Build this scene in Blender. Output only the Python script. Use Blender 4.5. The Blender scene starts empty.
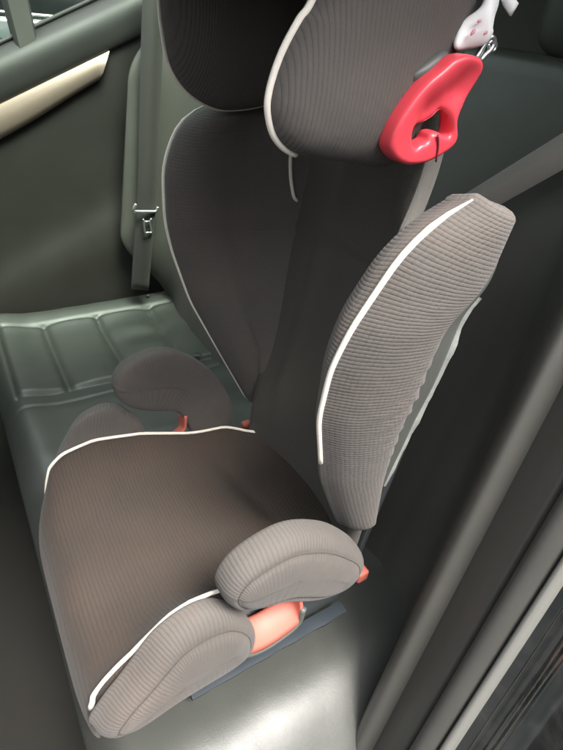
import bpy, bmesh, math, random
from mathutils import Vector, Matrix, noise
random.seed(7)
S = bpy.context.scene
COL = S.collection
R_ = math.radians

# ---------------------------------------------------------------- camera frame
RX = Vector((0.85157792, -0.23380153, 0.46920347))    # car rearward, in camera axes (right, down, forward)
RY = Vector((-0.51486485, -0.5414204, 0.66466393))    # across the car, away from the open door
RZ = Vector((0.09863689, -0.8075895, -0.58143785))    # up from the bench
CAM = Vector((-0.47, -0.475, 0.775))
F, CX, CY = 510.0, 281.5, 375.0

def ray(px, py):
    q = Vector((px - CX, py - CY, F))
    return Vector((RX.dot(q), RY.dot(q), RZ.dot(q)))

def at(px, py, axis, val):
    r = ray(px, py)
    return CAM + r * ((val - CAM[axis]) / r[axis])

# ---------------------------------------------------------------- mesh helpers
def cr(pts, n, closed=False):
    """Catmull-Rom through pts, n samples per span"""
    P = [Vector(p) for p in pts]
    m = len(P)
    out = []
    spans = m if closed else m - 1
    for i in range(spans):
        if closed:
            a, b, c, d = P[(i - 1) % m], P[i], P[(i + 1) % m], P[(i + 2) % m]
        else:
            b, c = P[i], P[i + 1]
            a = P[i - 1] if i > 0 else b * 2 - c
            d = P[i + 2] if i + 2 < m else c * 2 - b
        for k in range(n):
            t = k / n
            out.append(0.5 * ((2 * b) + (c - a) * t + (2 * a - 5 * b + 4 * c - d) * t * t
                              + (3 * b - a - 3 * c + d) * t ** 3))
    if not closed:
        out.append(P[-1].copy())
    return out

def lerp_table(tab, v):
    if v <= tab[0][0]:
        return tab[0][1:]
    for a, b in zip(tab, tab[1:]):
        if v <= b[0]:
            t = (v - a[0]) / (b[0] - a[0])
            return tuple(x + (y - x) * t for x, y in zip(a[1:], b[1:]))
    return tab[-1][1:]

def smoothstep(a, b, x):
    t = max(0, min(1, (x - a) / (b - a))); return t * t * (3 - 2 * t)

def soft_table(tab, v, w=.028):
    """table lookup averaged over +-w so that the line has no corners"""
    acc = None; tot = 0
    for k in range(-6, 7):
        g = math.exp(-(k / 3.2) ** 2); tot += g
        q = lerp_table(tab, v + w * k / 6)
        acc = [x * g for x in q] if acc is None else [a + x * g for a, x in zip(acc, q)]
    return tuple(a / tot for a in acc)

class MB:
    def __init__(s):
        s.v, s.f, s.uv = [], [], []
    def add(s, vs, fs, uvs=None):
        o = len(s.v)
        s.v += [Vector(v) for v in vs]
        s.uv += list(uvs) if uvs else [(0, 0)] * len(vs)
        s.f += [tuple(i + o for i in f) for f in fs]
        return s
    def grid(s, rows, close_u=False, close_v=False, cap=False):
        """rows: list of rows of points. UV in metres along rows/columns"""
        nr, nc = len(rows), len(rows[0])
        vs = [p for r in rows for p in r]
        mid = nc // 2
        vl = [0.0]
        for i in range(1, nr):
            vl.append(vl[-1] + (Vector(rows[i][mid]) - Vector(rows[i - 1][mid])).length)
        uvs = []
        for i, r in enumerate(rows):
            u = 0.0
            for j, p in enumerate(r):
                if j: u += (Vector(p) - Vector(r[j - 1])).length
                uvs.append((u, vl[i]))
        fs = []
        for i in range(nr if close_v else nr - 1):
            for j in range(nc if close_u else nc - 1):
                a, b = i, (i + 1) % nr
                c, d = j, (j + 1) % nc
                fs.append((a * nc + c, a * nc + d, b * nc + d, b * nc + c))
        if cap:
            fs.append(tuple(range(nc))[::-1])
            fs.append(tuple((nr - 1) * nc + j for j in range(nc)))
        return s.add(vs, fs, uvs)
    def tube(s, path, rad, n=10, caps=True):
        P = [Vector(p) for p in path]
        rows = []
        prev = None
        for i, p in enumerate(P):
            t = (P[min(i + 1, len(P) - 1)] - P[max(i - 1, 0)]).normalized()
            if prev is None:
                up = Vector((0, 0, 1)) if abs(t.z) < .9 else Vector((0, 1, 0))
                a = t.cross(up).normalized()
            else:
                a = (prev - t * prev.dot(t)).normalized()
            prev = a
            b = t.cross(a)
            r = rad(i / (len(P) - 1)) if callable(rad) else rad
            rows.append([p + (a * math.cos(k * math.tau / n) + b * math.sin(k * math.tau / n)) * r for k in range(n)])
        return s.grid(rows, close_u=True, cap=caps)
    def ribbon(s, path, width_dirs, w, th):
        """flat strap: path, width direction per point, half width, thickness"""
        P = [Vector(p) for p in path]
        rows = []
        for i, p in enumerate(P):
            t = (P[min(i + 1, len(P) - 1)] - P[max(i - 1, 0)]).normalized()
            wd = Vector(width_dirs[i] if isinstance(width_dirs, list) else width_dirs)
            wd = (wd - t * wd.dot(t)).normalized()
            nn = t.cross(wd)
            rows.append([p - wd * w - nn * th, p + wd * w - nn * th, p + wd * w + nn * th, p - wd * w + nn * th])
        return s.grid(rows, close_u=True, cap=True)
    def box(s, lo, hi, M=None):
        c = [Vector((x, y, z)) for x in (lo[0], hi[0]) for y in (lo[1], hi[1]) for z in (lo[2], hi[2])]
        if M: c = [M @ p for p in c]
        return s.add(c, [(0, 1, 3, 2), (4, 6, 7, 5), (0, 4, 5, 1), (2, 3, 7, 6), (0, 2, 6, 4), (1, 5, 7, 3)])
    def pillow(s, outline, half, place, spine=None, rings=7, power=2.2, band=False, groove=0):
        """closed outline in 2-D inflated to both sides. place(u, v, h) -> 3-D"""
        O = [Vector((p[0], p[1])) for p in outline]
        if spine is None:
            c = sum(O, Vector((0, 0))) / len(O)
            SP = [c]
        else:
            SP = [Vector(p) for p in spine]
        def near(p):
            best, bd = SP[0], 1e9
            for a, b in zip(SP, SP[1:]):
                ab = b - a
                t = max(0, min(1, (p - a).dot(ab) / max(ab.dot(ab), 1e-12)))
                q = a + ab * t
                d = (q - p).length
                if d < bd: best, bd = q, d
            return best
        N = [near(p) for p in O]
        # smooth the spine targets
        m = len(O)
        for _ in range(3):
            N = [(N[i - 1] + N[i] * 2 + N[(i + 1) % m]) / 4 for i in range(m)]
        rows, uvs = [], []
        ks = [k / rings for k in range(rings + 1)]
        seq = [(-1, k) for k in reversed(ks)] + [(1, k) for k in ks[1:]]
        for sg, k in seq:
            # k=0 rim, k=1 centre
            w = 1 - (1 - k) if k < 1 else 1
            ang = k * math.pi / 2
            ins = 1 - math.cos(ang)
            h = math.sin(ang) ** (2 / power)
            h = h * half
            if groove and sg > 0 and abs(k * rings - groove) < .5: h -= .0022
            if groove and sg > 0 and abs(k * rings - groove) < 1.5: h -= .0006
            rows.append([place(*(O[i].lerp(N[i], ins * .97)), sg * h) for i in range(m)])
        s.last = rows
        nr = len(rows)
        vs = [p for r in rows for p in r]
        uv = []
        if band:
            per = [0.0]
            for i in range(m): per.append(per[-1] + (O[(i + 1) % m] - O[i]).length)
            r0 = seq.index((-1, 0.0))
            for ri in range(len(seq)):
                for i in range(m):
                    d = 0.0
                    a, b = (r0, ri) if ri >= r0 else (ri, r0)
                    for q in range(a, b): d += (rows[q + 1][i] - rows[q][i]).length
                    uv.append((per[i], d if ri >= r0 else -d))
        for (sg, k) in (seq if not band else []):
            ins = 1 - math.cos(k * math.pi / 2)
            for i in range(m):
                q = O[i].lerp(N[i], ins * .97)
                uv.append((q.x, q.y + 0.0 * sg))
        fs = [(i * m + j, i * m + (j + 1) % m, (i + 1) * m + (j + 1) % m, (i + 1) * m + j)
              for i in range(nr - 1) for j in range(m)]
        fs.append(tuple(range(m))[::-1])
        fs.append(tuple((nr - 1) * m + j for j in range(m)))
        return s.add(vs, fs, uv)
    def build(s, name, mat, parent=None, subsurf=0, bevel=0, smooth=True, angle=None):
        me = bpy.data.meshes.new(name)
        off = Vector(parent.get('_w', (0, 0, 0))) if parent else Vector((0, 0, 0))
        me.from_pydata([tuple(v - off) for v in s.v], [], s.f)
        uvl = me.uv_layers.new(name='UVMap')
        for l in me.loops:
            uvl.data[l.index].uv = s.uv[l.vertex_index]
        bm = bmesh.new(); bm.from_mesh(me)
        bmesh.ops.recalc_face_normals(bm, faces=bm.faces)
        bm.to_mesh(me); bm.free()
        if smooth:
            for p in me.polygons: p.use_smooth = True
        me.materials.append(mat)
        o = bpy.data.objects.new(name, me); COL.objects.link(o)
        if parent:
            o.parent = parent
            o['_w'] = tuple(off)
        if bevel:
            b = o.modifiers.new('bevel', 'BEVEL'); b.width = bevel; b.segments = 3; b.limit_method = 'ANGLE'; b.angle_limit = R_(35)
        if subsurf:
            m = o.modifiers.new('sub', 'SUBSURF'); m.levels = m.render_levels = subsurf
        if angle:
            try:
                me.set_sharp_from_angle(angle=R_(angle))
            except Exception: pass
        return o

def thing(name, label, cat, loc=(0, 0, 0), group=None):
    o = bpy.data.objects.new(name, None); COL.objects.link(o)
    o.location = loc; o['_w'] = tuple(loc)
    o.empty_display_size = .05
    o['label'] = label; o['category'] = cat
    if group: o['group'] = group
    return o

# ---------------------------------------------------------------- materials
from mathutils.bvhtree import BVHTree
def drape(o, pts, side, lift=.0003):
    """lay points (x, z) on the outer side face of a side part"""
    off = Vector(o.get('_w', (0, 0, 0)))
    me = o.data
    bv = BVHTree.FromPolygons([v.co + off for v in me.vertices], [tuple(p.vertices) for p in me.polygons])
    out = []
    for p in cr([(a, 0, b) for a, b in pts], 8):
        h = bv.ray_cast(Vector((p.x, side * .6, p.z)), Vector((0, -side, 0)))
        if h[0] is not None: out.append(h[0] + h[1] * lift)
    return out

class NT:
    def __init__(s, name):
        s.m = bpy.data.materials.new(name); s.m.use_nodes = True
        s.t = s.m.node_tree; s.b = s.t.nodes['Principled BSDF']
    def n(s, typ, **kw):
        x = s.t.nodes.new(typ)
        for k, v in kw.items(): setattr(x, k, v)
        return x
    def l(s, a, b): s.t.links.new(a, b)
    def val(s, sock, v):
        if hasattr(v, 'is_output') or isinstance(v, bpy.types.NodeSocket): s.l(v, sock)
        else: sock.default_value = v
    def math(s, op, a, b=0.0, c=0.0):
        x = s.n('ShaderNodeMath', operation=op)
        s.val(x.inputs[0], a); s.val(x.inputs[1], b); s.val(x.inputs[2], c)
        return x.outputs[0]
    def noise(s, vec, scale, detail=4, rough=.55):
        x = s.n('ShaderNodeTexNoise'); s.l(vec, x.inputs['Vector'])
        x.inputs['Scale'].default_value = scale; x.inputs['Detail'].default_value = detail
        x.inputs['Roughness'].default_value = rough
        return x.outputs['Fac']
    def mix(s, f, a, b):
        x = s.n('ShaderNodeMix', data_type='RGBA')
        s.val(x.inputs[0], f); s.val(x.inputs[6], a); s.val(x.inputs[7], b)
        return x.outputs[2]
    def ramp(s, f, stops):
        x = s.n('ShaderNodeValToRGB'); s.l(f, x.inputs[0])
        e = x.color_ramp.elements
        while len(e) < len(stops): e.new(.5)
        for q, (p, c) in zip(e, stops):
            q.position = p; q.color = c if len(c) == 4 else (*c, 1)
        return x.outputs[0]
    def bump(s, h, strength, dist, prev=None):
        x = s.n('ShaderNodeBump'); s.l(h, x.inputs['Height'])
        x.inputs['Strength'].default_value = strength; x.inputs['Distance'].default_value = dist
        if prev: s.l(prev, x.inputs['Normal'])
        return x.outputs[0]
    def obj(s): return s.n('ShaderNodeTexCoord').outputs['Object']
    def uv(s): return s.n('ShaderNodeTexCoord').outputs['UV']
    def set(s, **kw):
        for k, v in kw.items():
            s.val(s.b.inputs[k.replace('_', ' ')], v)
        return s.m

def rgb(*c): return (*c, 1)

def fabric(name, col, pitch=.0052, pitch2=0.0, depth=.0009, coord='uv', axis=1, sheen=.08, distort=.35, ang=0.0, fade=0):
    """ribbed knit: ribs every pitch metres along one axis, weaker cross ribs every pitch2"""
    k = NT(name)
    vec = k.uv() if coord == 'uv' else k.obj()
    mp = k.n('ShaderNodeMapping'); k.l(vec, mp.inputs[0]); mp.inputs['Rotation'].default_value = (0, 0, ang) if coord == 'uv' else (0, ang, 0)
    sx = k.n('ShaderNodeSeparateXYZ'); k.l(mp.outputs[0], sx.inputs[0])
    big = k.noise(k.obj(), 14, 3)
    wob = k.math('MULTIPLY', k.math('SUBTRACT', big, .5), distort * pitch * 4)
    a = k.math('ADD', sx.outputs[axis], wob)
    rib = k.math('ABSOLUTE', k.math('SINE', k.math('MULTIPLY', a, math.pi / pitch)))
    rib = k.math('POWER', rib, .6)
    if fade:   # ribs belong to the boxed band; the flat side panel is plain cloth
        fd = k.n('ShaderNodeMapRange'); k.l(k.math('ABSOLUTE', sx.outputs[1 - axis]), fd.inputs[0]); fd.inputs[1].default_value = fade * .65; fd.inputs[2].default_value = fade; fd.inputs[3].default_value = 1; fd.inputs[4].default_value = .12
        rib = k.math('ADD', k.math('MULTIPLY', rib, fd.outputs[0]), k.math('MULTIPLY', k.math('SUBTRACT', 1, fd.outputs[0]), .6))
    h = rib
    if pitch2:
        b = k.math('ADD', sx.outputs[0 if axis else (2 if coord != 'uv' else 1)], wob)
        r2 = k.math('POWER', k.math('ABSOLUTE', k.math('SINE', k.math('MULTIPLY', b, math.pi / pitch2))), .5)
        h = k.math('ADD', rib, k.math('MULTIPLY', r2, .75))
    fine = k.noise(k.obj(), 900, 2)
    mid = k.noise(k.obj(), 60, 4)
    n1 = k.bump(k.math('ADD', h, k.math('MULTIPLY', fine, .35)), .75, depth)
    n1 = k.bump(mid, .25, .004, n1)
    # cloth is coloured darker in the grooves between ribs; pilling and wear vary softly
    c = k.mix(k.math('MULTIPLY', h, .7), rgb(*[x * .78 for x in col]), rgb(*[x * 1.08 for x in col]))
    c = k.mix(k.math('MULTIPLY', fine, .35), c, rgb(*[x * 1.7 for x in col]))
    c = k.mix(k.math('MULTIPLY', k.ramp(k.noise(k.obj(), 9, 5), [(.45, (0, 0, 0)), (.75, (1, 1, 1))]), .28), c, rgb(col[0] * 1.7, col[1] * 1.35, col[2] * 1.15))
    k.l(c, k.b.inputs['Base Color']); k.l(n1, k.b.inputs['Normal'])
    return k.set(Roughness=.85, Sheen_Weight=sheen, Sheen_Roughness=.45, Specular_IOR_Level=.25)

FAB = (.086, .079, .073)
M_rib = fabric('ribbed_fabric', FAB, .0042, .0052, .0005, 'uv', 1)
M_arm = fabric('ribbed_arm_fabric', FAB, .0056, 0, .0006, 'uv', 0, fade=.085)
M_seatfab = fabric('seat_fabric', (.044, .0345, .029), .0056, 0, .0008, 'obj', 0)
M_dark = fabric('plain_dark_fabric', (.058, .054, .047), .0022, .0022, .0003, 'uv', 1, sheen=.1)
M_head = fabric('head_fabric', FAB, .0034, 0, .0005, 'uv', 0, distort=.2)

M_seamthread = fabric('seam_thread', (.060, .054, .050), .002, 0, .0002, 'obj', 0, sheen=0)

def piping_mat():
    k = NT('cream_piping')
    n = k.noise(k.obj(), 220, 3)
    c = k.mix(n, rgb(.74, .68, .58), rgb(.86, .82, .74))
    k.l(c, k.b.inputs['Base Color'])
    k.l(k.bump(n, .4, .0006), k.b.inputs['Normal'])
    return k.set(Roughness=.55, Specular_IOR_Level=.35)
M_pipe = piping_mat()

def plastic(name, col, rough=.4, grain=500, bump=.12, spec=.5, var=.25, coat=0):
    k = NT(name)
    g = k.noise(k.obj(), grain, 2); w = k.noise(k.obj(), 12, 5)
    c = k.mix(k.math('MULTIPLY', w, var), rgb(*col), rgb(*[min(1, x * 1.45 + .01) for x in col]))
    k.l(c, k.b.inputs['Base Color'])
    k.l(k.bump(g, bump, .0006), k.b.inputs['Normal'])
    r = k.math('ADD', k.math('MULTIPLY', w, .2), rough - .1)
    k.l(r, k.b.inputs['Roughness'])
    return k.set(Specular_IOR_Level=spec, Coat_Weight=coat)
M_red = plastic('red_plastic', (.62, .055, .075), .33, 700, .05)
M_darkred = plastic('dark_red_gap', (.16, .012, .02), .6)
M_orange = plastic('coral_red_plastic', (.44, .115, .085), .6, 700, .05)
M_shell = plastic('pale_grey_plastic', (.075, .080, .072), .45)
M_base = plastic('dark_grey_plastic', (.045, .052, .055), .42)
M_rim = plastic('blue_grey_plastic', (.012, .018, .024), .7, 300, .3, .3)
M_film = plastic('white_film', (.26, .275, .26), .25, 160, .8)
M_black = plastic('black_trim_plastic', (.046, .045, .040), .5, 900, .3)
M_seal = plastic('rubber_seal', (.044, .043, .039), .55, 1200, .5)
M_door = plastic('door_panel_plastic', (.030, .030, .028), .5, 700, .35)
M_doorlow = plastic('door_lower_plastic', (.017, .015, .013), .6, 700, .35)
M_carpet = plastic('black_carpet', (.014, .0135, .012), .95, 1500, 1.0, .1)
M_shelf = plastic('grey_shelf_cloth', (.085, .080, .070), .95, 1500, 1.0, .1)
M_roof = plastic('roof_lining', (.12, .118, .11), .95, 1500, .6, .1)
M_steel = plastic('steel', (.55, .57, .56), .3, 400, .05, .5); 
for n_ in M_steel.node_tree.nodes:
    if n_.type == 'BSDF_PRINCIPLED': n_.inputs['Metallic'].default_value = .9
M_glassless = None

def metal_trim(name, c1, rough):
    k = NT(name)
    mp = k.n('ShaderNodeMapping'); k.l(k.obj(), mp.inputs[0]); mp.inputs['Scale'].default_value = (3, 400, 400)
    g = k.noise(mp.outputs[0], 2, 3)
    k.l(k.mix(g, rgb(*c1), rgb(*[x * 1.15 for x in c1])), k.b.inputs['Base Color'])
    k.l(k.bump(g, .15, .0004), k.b.inputs['Normal'])
    return k.set(Roughness=rough, Metallic=.55)
M_trim = metal_trim('champagne_trim', (.27, .205, .172), .42)
M_flange = metal_trim('bare_edge_trim', (.31, .31, .285), .38)

def leather(name, col, rough=.42):
    k = NT(name)
    v = k.n('ShaderNodeTexVoronoi', feature='DISTANCE_TO_EDGE'); k.l(k.obj(), v.inputs['Vector']); v.inputs['Scale'].default_value = 520
    cr_ = k.ramp(v.outputs[0], [(0, (0, 0, 0)), (.12, (1, 1, 1))])
    w = k.noise(k.obj(), 26, 5, .6); big = k.noise(k.obj(), 5, 4)
    nrm = k.bump(cr_, .22, .0004)
    nrm = k.bump(w, .16, .003, nrm)
    k.l(nrm, k.b.inputs['Normal'])
    k.l(k.mix(big, rgb(*[x * .85 for x in col]), rgb(*[x * 1.2 for x in col])), k.b.inputs['Base Color'])
    r = k.math('ADD', k.math('MULTIPLY', w, .22), rough - .11)
    k.l(r, k.b.inputs['Roughness'])
    return k.set(Specular_IOR_Level=.62, Coat_Weight=.08, Coat_Roughness=.3)
M_leather = leather('black_leather', (.046, .049, .044), .43)
M_lback = leather('black_leather_back', (.068, .066, .058), .48)

def belt_mat(name, col):
    k = NT(name)
    sx = k.n('ShaderNodeSeparateXYZ'); k.l(k.uv(), sx.inputs[0])
    a = k.math('SINE', k.math('MULTIPLY', k.math('ADD', sx.outputs[0], k.math('MULTIPLY', sx.outputs[1], .6)), 4200))
    b = k.math('SINE', k.math('MULTIPLY', sx.outputs[0], 3000))
    h = k.math('ADD', a, b)
    k.l(k.bump(h, .4, .0004), k.b.inputs['Normal'])
    k.l(k.mix(k.math('MULTIPLY', k.math('ADD', h, 2), .25), rgb(*[x * .8 for x in col]), rgb(*[x * 1.25 for x in col])), k.b.inputs['Base Color'])
    return k.set(Roughness=.6, Sheen_Weight=.2)
M_belt = belt_mat('belt_webbing', (.026, .023, .021))
M_belt2 = belt_mat('grey_belt_webbing', (.24, .225, .20))

def glass_mat(name, tint, gloss=.08):
    k = NT(name)
    t = k.t; t.nodes.remove(k.b)
    tr = k.n('ShaderNodeBsdfTransparent'); tr.inputs[0].default_value = rgb(*tint)
    gl = k.n('ShaderNodeBsdfGlossy'); gl.inputs['Roughness'].default_value = .02
    fr = k.n('ShaderNodeFresnel'); geo = k.n('ShaderNodeNewGeometry')
    k.l(k.math('ADD', 1.5, k.math('MULTIPLY', geo.outputs['Backfacing'], 1 / 1.5 - 1.5)), fr.inputs[0])
    mx = k.n('ShaderNodeMixShader'); k.l(fr.outputs[0], mx.inputs[0]); k.l(tr.outputs[0], mx.inputs[1]); k.l(gl.outputs[0], mx.inputs[2])
    k.l(mx.outputs[0], t.nodes['Material Output'].inputs[0])
    return k.m
M_glass = glass_mat('green_tinted_glass', (.66, .80, .71))
M_added_roofglass = glass_mat('added_roof_glass', (.80, .98, .85))  # tint of the made-up roof pane, sends greenish daylight onto the bench

def paint_mat():
    k = NT('black_car_paint')
    big = k.noise(k.obj(), 38, 5, .55); fine = k.noise(k.obj(), 150, 4)
    refl_blotch = k.ramp(big, [(.46, (0, 0, 0)), (.70, (1, 1, 1))])  # lighter blotches coloured in for broken reflections on the glossy jamb
    k.l(k.mix(k.math('MULTIPLY', k.math('MULTIPLY', refl_blotch, fine), .30), rgb(.012, .014, .014), rgb(.09, .088, .08)), k.b.inputs['Base Color'])
    k.l(k.math('ADD', k.math('MULTIPLY', refl_blotch, .12), .08), k.b.inputs['Roughness'])
    k.l(k.bump(k.math('ADD', big, k.math('MULTIPLY', fine, .08)), .14, .008), k.b.inputs['Normal'])
    return k.set(Coat_Weight=1.0, Coat_Roughness=.03, Specular_IOR_Level=.8)
M_paint = paint_mat()
M_gloss = plastic('dark_gloss_paint', (.012, .014, .014), .12, 30, .05, .6, .2, 1.0)
def ground_mat():
    k = NT('asphalt')
    a = k.noise(k.obj(), 180, 4); b = k.noise(k.obj(), 3, 5)
    k.l(k.mix(a, rgb(.03, .03, .03), rgb(.075, .073, .07)), k.b.inputs['Base Color'])
    k.l(k.bump(a, .6, .004), k.b.inputs['Normal'])
    return k.set(Roughness=.85)
M_ground = ground_mat()

# ================================================================ THE BOOSTER SEAT
B = thing('booster_seat', 'brown grey high back child booster seat with cream piping strapped on the black leather bench', 'child seat', (-.25, 0, 0))

# ---- base tray
mb = MB()
def rrect(x0, x1, y0, y1, r, n=6):
    pts = []
    for (cx, cy, a0) in ((x1 - r, y1 - r, 0), (x0 + r, y1 - r, 90), (x0 + r, y0 + r, 180), (x1 - r, y0 + r, 270)):
        for i in range(n + 1):
            a = R_(a0 + 90 * i / n)
            pts.append((cx + r * math.cos(a), cy + r * math.sin(a)))
    return pts
rows = []
for z, g in ((.003, -.012), (.010, -.004), (.05, 0), (.085, -.006), (.095, -.02)):
    rows.append([Vector((x, y, z)) for x, y in rrect(-.455 - g, -.045 + g, -.172 - g, .172 + g, .04)])
mb.grid(rows, close_u=True, cap=True)
base = mb.build('base_shell', M_base, B, angle=40)
for sg in (-1, 1):
    mb = MB()
    rows = []
    for i in range(25):
        x = -.352 + (.262) * i / 24
        j = .0008 * math.sin(i * 1.3) + .0004 * math.sin(i * 5.1)
        rows.append([Vector((x, sg * (.172), .004)), Vector((x, sg * (.192 + j), .004)), Vector((x, sg * (.194 + j), .011 + j)),
                     Vector((x, sg * (.188 + j), .014 + j)), Vector((x, sg * .174, .013))])
    mb.grid(rows, close_u=True, cap=True)
    mb.build('base_rim', M_rim, base, angle=40)

# ---- seat cushion
path = cr([(-.03, 0, .118), (-.10, 0, .112), (-.18, 0, .108), (-.28, 0, .116), (-.38, 0, .124), (-.435, 0, .118),
           (-.468, 0, .096), (-.482, 0, .058), (-.484, 0, .02), (-.478, 0, -.03), (-.462, 0, -.07)], 8)
EDGE = [(-.47, .010), (-.45, .034), (-.42, .044), (-.365, .054), (-.29, .046), (-.20, .020), (-.10, .004), (0, 0)]
EDGE_N = [(-.475, .016), (-.445, .028), (-.417, .042), (-.373, .080), (-.349, .090), (-.31, .090), (-.27, .060), (-.20, .024), (-.10, .004), (0, 0)]
rows = []; epath = []
for i, p in enumerate(path):
    t = i / (len(path) - 1)
    row = []
    hw = (.172 - .045 * smoothstep(-.14, -.06, p.x)) if t < .55 else .172 - .018 * ((t - .55) / .45) ** 2
    for j in range(57):
        s = -1 + 2 * j / 56
        y = s * hw
        up = lerp_table(EDGE if s > 0 else EDGE_N, p.x)[0] * abs(s) ** 4 if t < .62 else .010 * abs(s) ** 4 * max(0, 1 - (t - .62) / .1)
        fold = -.010 * math.exp(-((p.x + .155 + .03 * s) / .009) ** 2) * (1 - s * s)
        wr = .009 * noise.noise(Vector((p.x * 9, y * 9, 3.1))) + .0025 * noise.noise(Vector((p.x * 24, y * 20, 5.1)))
        xx = p.x
        if t > .45:   # rounded front corners
            xx += (.026 if s > 0 else .006) * abs(s) ** 6 * min(1, (t - .45) / .2)
        row.append(Vector((xx, y, p.z + up + fold + wr * (1 - abs(s) ** 6))))
    rows.append(row); epath.append((t, row[0].copy(), row[-1].copy()))
mb = MB().grid(rows)
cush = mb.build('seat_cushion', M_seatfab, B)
so = cush.modifiers.new('solid', 'SOLIDIFY'); so.thickness = .02; so.offset = -1

def pipe_along(pts, parent, rad=.0032, n=8, name='piping', taper=False):
    P = cr(pts, n)
    f = (lambda t: rad * (1.45 - .5 * min(1, t * 5))) if taper else rad
    return MB().tube(P, f, 10).build(name, M_pipe, parent)
for sg in (0, 1):
    E_ = [(p[1] if sg == 0 else p[2]) + Vector((0, (-.001 if sg == 0 else .001), .0022)) for p in epath if p[0] < .66 and p[1].x < (-.105 if sg == 0 else -.06)][::-1]
    MB().tube(E_, lambda t: .0026 * (1.5 - .5 * min(1, t * 7)), 10).build('piping', M_pipe, cush)

# ---- thigh bolsters and armrests: inflated outlines standing along the sides
bol_out = [(-.474, .088), (-.458, .118), (-.428, .158), (-.387, .214), (-.335, .230), (-.295, .190), (-.276, .140), (-.283, .098), (-.32, .080), (-.40, .078), (-.452, .074)]
bol_far = [(-.432, .100), (-.428, .140), (-.408, .180), (-.380, .218), (-.335, .228), (-.295, .190), (-.276, .140), (-.283, .098), (-.32, .080), (-.38, .080), (-.42, .085)]
arm_out = [(-.322, .262), (-.300, .298), (-.245, .312), (-.190, .284), (-.145, .235), (-.115, .175), (-.105, .120), (-.125, .098), (-.155, .098), (-.188, .112), (-.203, .150), (-.222, .180), (-.265, .197), (-.305, .222)]
arm_near = [(-.322, .262), (-.300, .298), (-.245, .312), (-.190, .286), (-.145, .242), (-.112, .195), (-.106, .160), (-.125, .134), (-.160, .136), (-.20, .152), (-.24, .180), (-.275, .200), (-.308, .224)]
def smooth_closed(pts, n): return [(p.x, p.z) for p in cr([(x, 0, z) for x, z in pts], n, True)]
for sg in (-1, 1):
    def plb(u, v, h, sg=sg):
        # lower part of the bolster leans outwards
        y = .188 + (h if h > 0 else h * .38)
        lean = (.20 - v) * .03
        return Vector((u + .010 * (h / .036), sg * (y + lean), v - .0 * h))
    mb = MB().pillow(smooth_closed(bol_out if sg < 0 else bol_far, 6), .034, plb, [(-.43, .11) if sg < 0 else (-.40, .125), (-.37, .145), (-.32, .14)], rings=16, power=3.2, band=True, groove=9)
    o = mb.build('thigh_bolster', M_arm, B)
    ring = [p + Vector((0, sg * .0006, 0)) for p in mb.last[16 + 9]]
    MB().tube(ring + ring[:1], .0006, 6, caps=False).build('seam', M_seamthread, o)
    def pla(u, v, h, sg=sg):
        return Vector((u, sg * (.190 + (h if h > 0 else h * .42)), v))
    mb = MB().pillow(smooth_closed(arm_out if sg > 0 else arm_near, 6), .036, pla, [(-.285, .252), (-.245, .255), (-.20, .228), (-.155, .185)], rings=16, power=3.2, band=True, groove=9)
    o2 = mb.build('armrest', M_arm, B)
    ring = [p + Vector((0, sg * .0006, 0)) for p in mb.last[16 + 9]]
    MB().tube(ring + ring[:1], .0006, 6, caps=False).build('seam', M_seamthread, o2)
    # red lap belt guide that lines the slot between bolster and armrest
    P = cr([(-.300, 0, .150), (-.287, 0, .128), (-.262, 0, .117), (-.234, 0, .120), (-.207, 0, .135), (-.203, 0, .168)], 6)
    rows = []
    for w, dz in ((.178, 0), (.183, .0), (.195, -.004), (.207, -.016), (.210, -.024)):
        rows.append([Vector((p.x, sg * w, p.z + dz)) for p in P])
    g = MB().grid(rows).build('lap_belt_guide', M_orange, B)
    so = g.modifiers.new('solid', 'SOLIDIFY'); so.thickness = .004; so.offset = -1
    rim = MB().tube([Vector((p.x, sg * .2105, p.z - .027)) for p in P], .0045, 8).build('guide_rim', M_shell, g)
    # small red hook behind the armrest
    hk = MB()
    hp = at(361, 574, 1, -.185)
    hk.box((hp.x - .011, sg * .185 - .008, hp.z - .010), (hp.x + .009, sg * .185 + .008, hp.z + .012))
    hk.build('belt_hook', M_orange, B, bevel=.004)

# ---- backrest: centre panel with a sewn flap, shell behind
def backx(z): return -.088 + .105 * z
rows = []
for i in range(60):
    z = .085 + .62 * i / 59
    row = []
    for j in range(41):
        s = -1 + 2 * j / 40
        y = s * (.150 - (.095 * smoothstep(.46, .62, z) if s < 0 else 0))
        x = backx(z) - .018 * abs(s) ** 3 + .010 * (1 - s * s)
        x -= (1 - s ** 4) * .0045 * math.exp(-((z - (.528 - .012 * s)) / .005) ** 2) - (1 - s ** 4) * .004 * math.exp(-((z - (.516 - .012 * s)) / .006) ** 2)
        x -= .006 * math.exp(-((s - .62 + .5 * (z - .3)) / .09) ** 2) * smoothstep(.1, .3, z)
        x += .004 * math.exp(-((z - .13) / .03) ** 2)
        x += .005 * noise.noise(Vector((y * 7, z * 5, 8)))
        x += .012 * math.exp(-((z - .085) / .02) ** 2)
        row.append(Vector((x, y, z)))
    rows.append(row)
bk = MB().grid(rows).build('backrest_panel', M_dark, B)
so = bk.modifiers.new('solid', 'SOLIDIFY'); so.thickness = .022; so.offset = 1
# plastic back shell
rows = []
for i in range(24):
    z = .03 + .66 * i / 23
    w = .155 - .105 * smoothstep(.40, .62, z)
    row = []
    for j in range(21):
        s = -1 + 2 * j / 20
        row.append(Vector((backx(z) + .060 - .028 * abs(s) ** 3, w * s, z)))
    rows.append(row)
o = MB().grid(rows).build('back_shell', M_base, B)
so = o.modifiers.new('solid', 'SOLIDIFY'); so.thickness = .008

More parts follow.
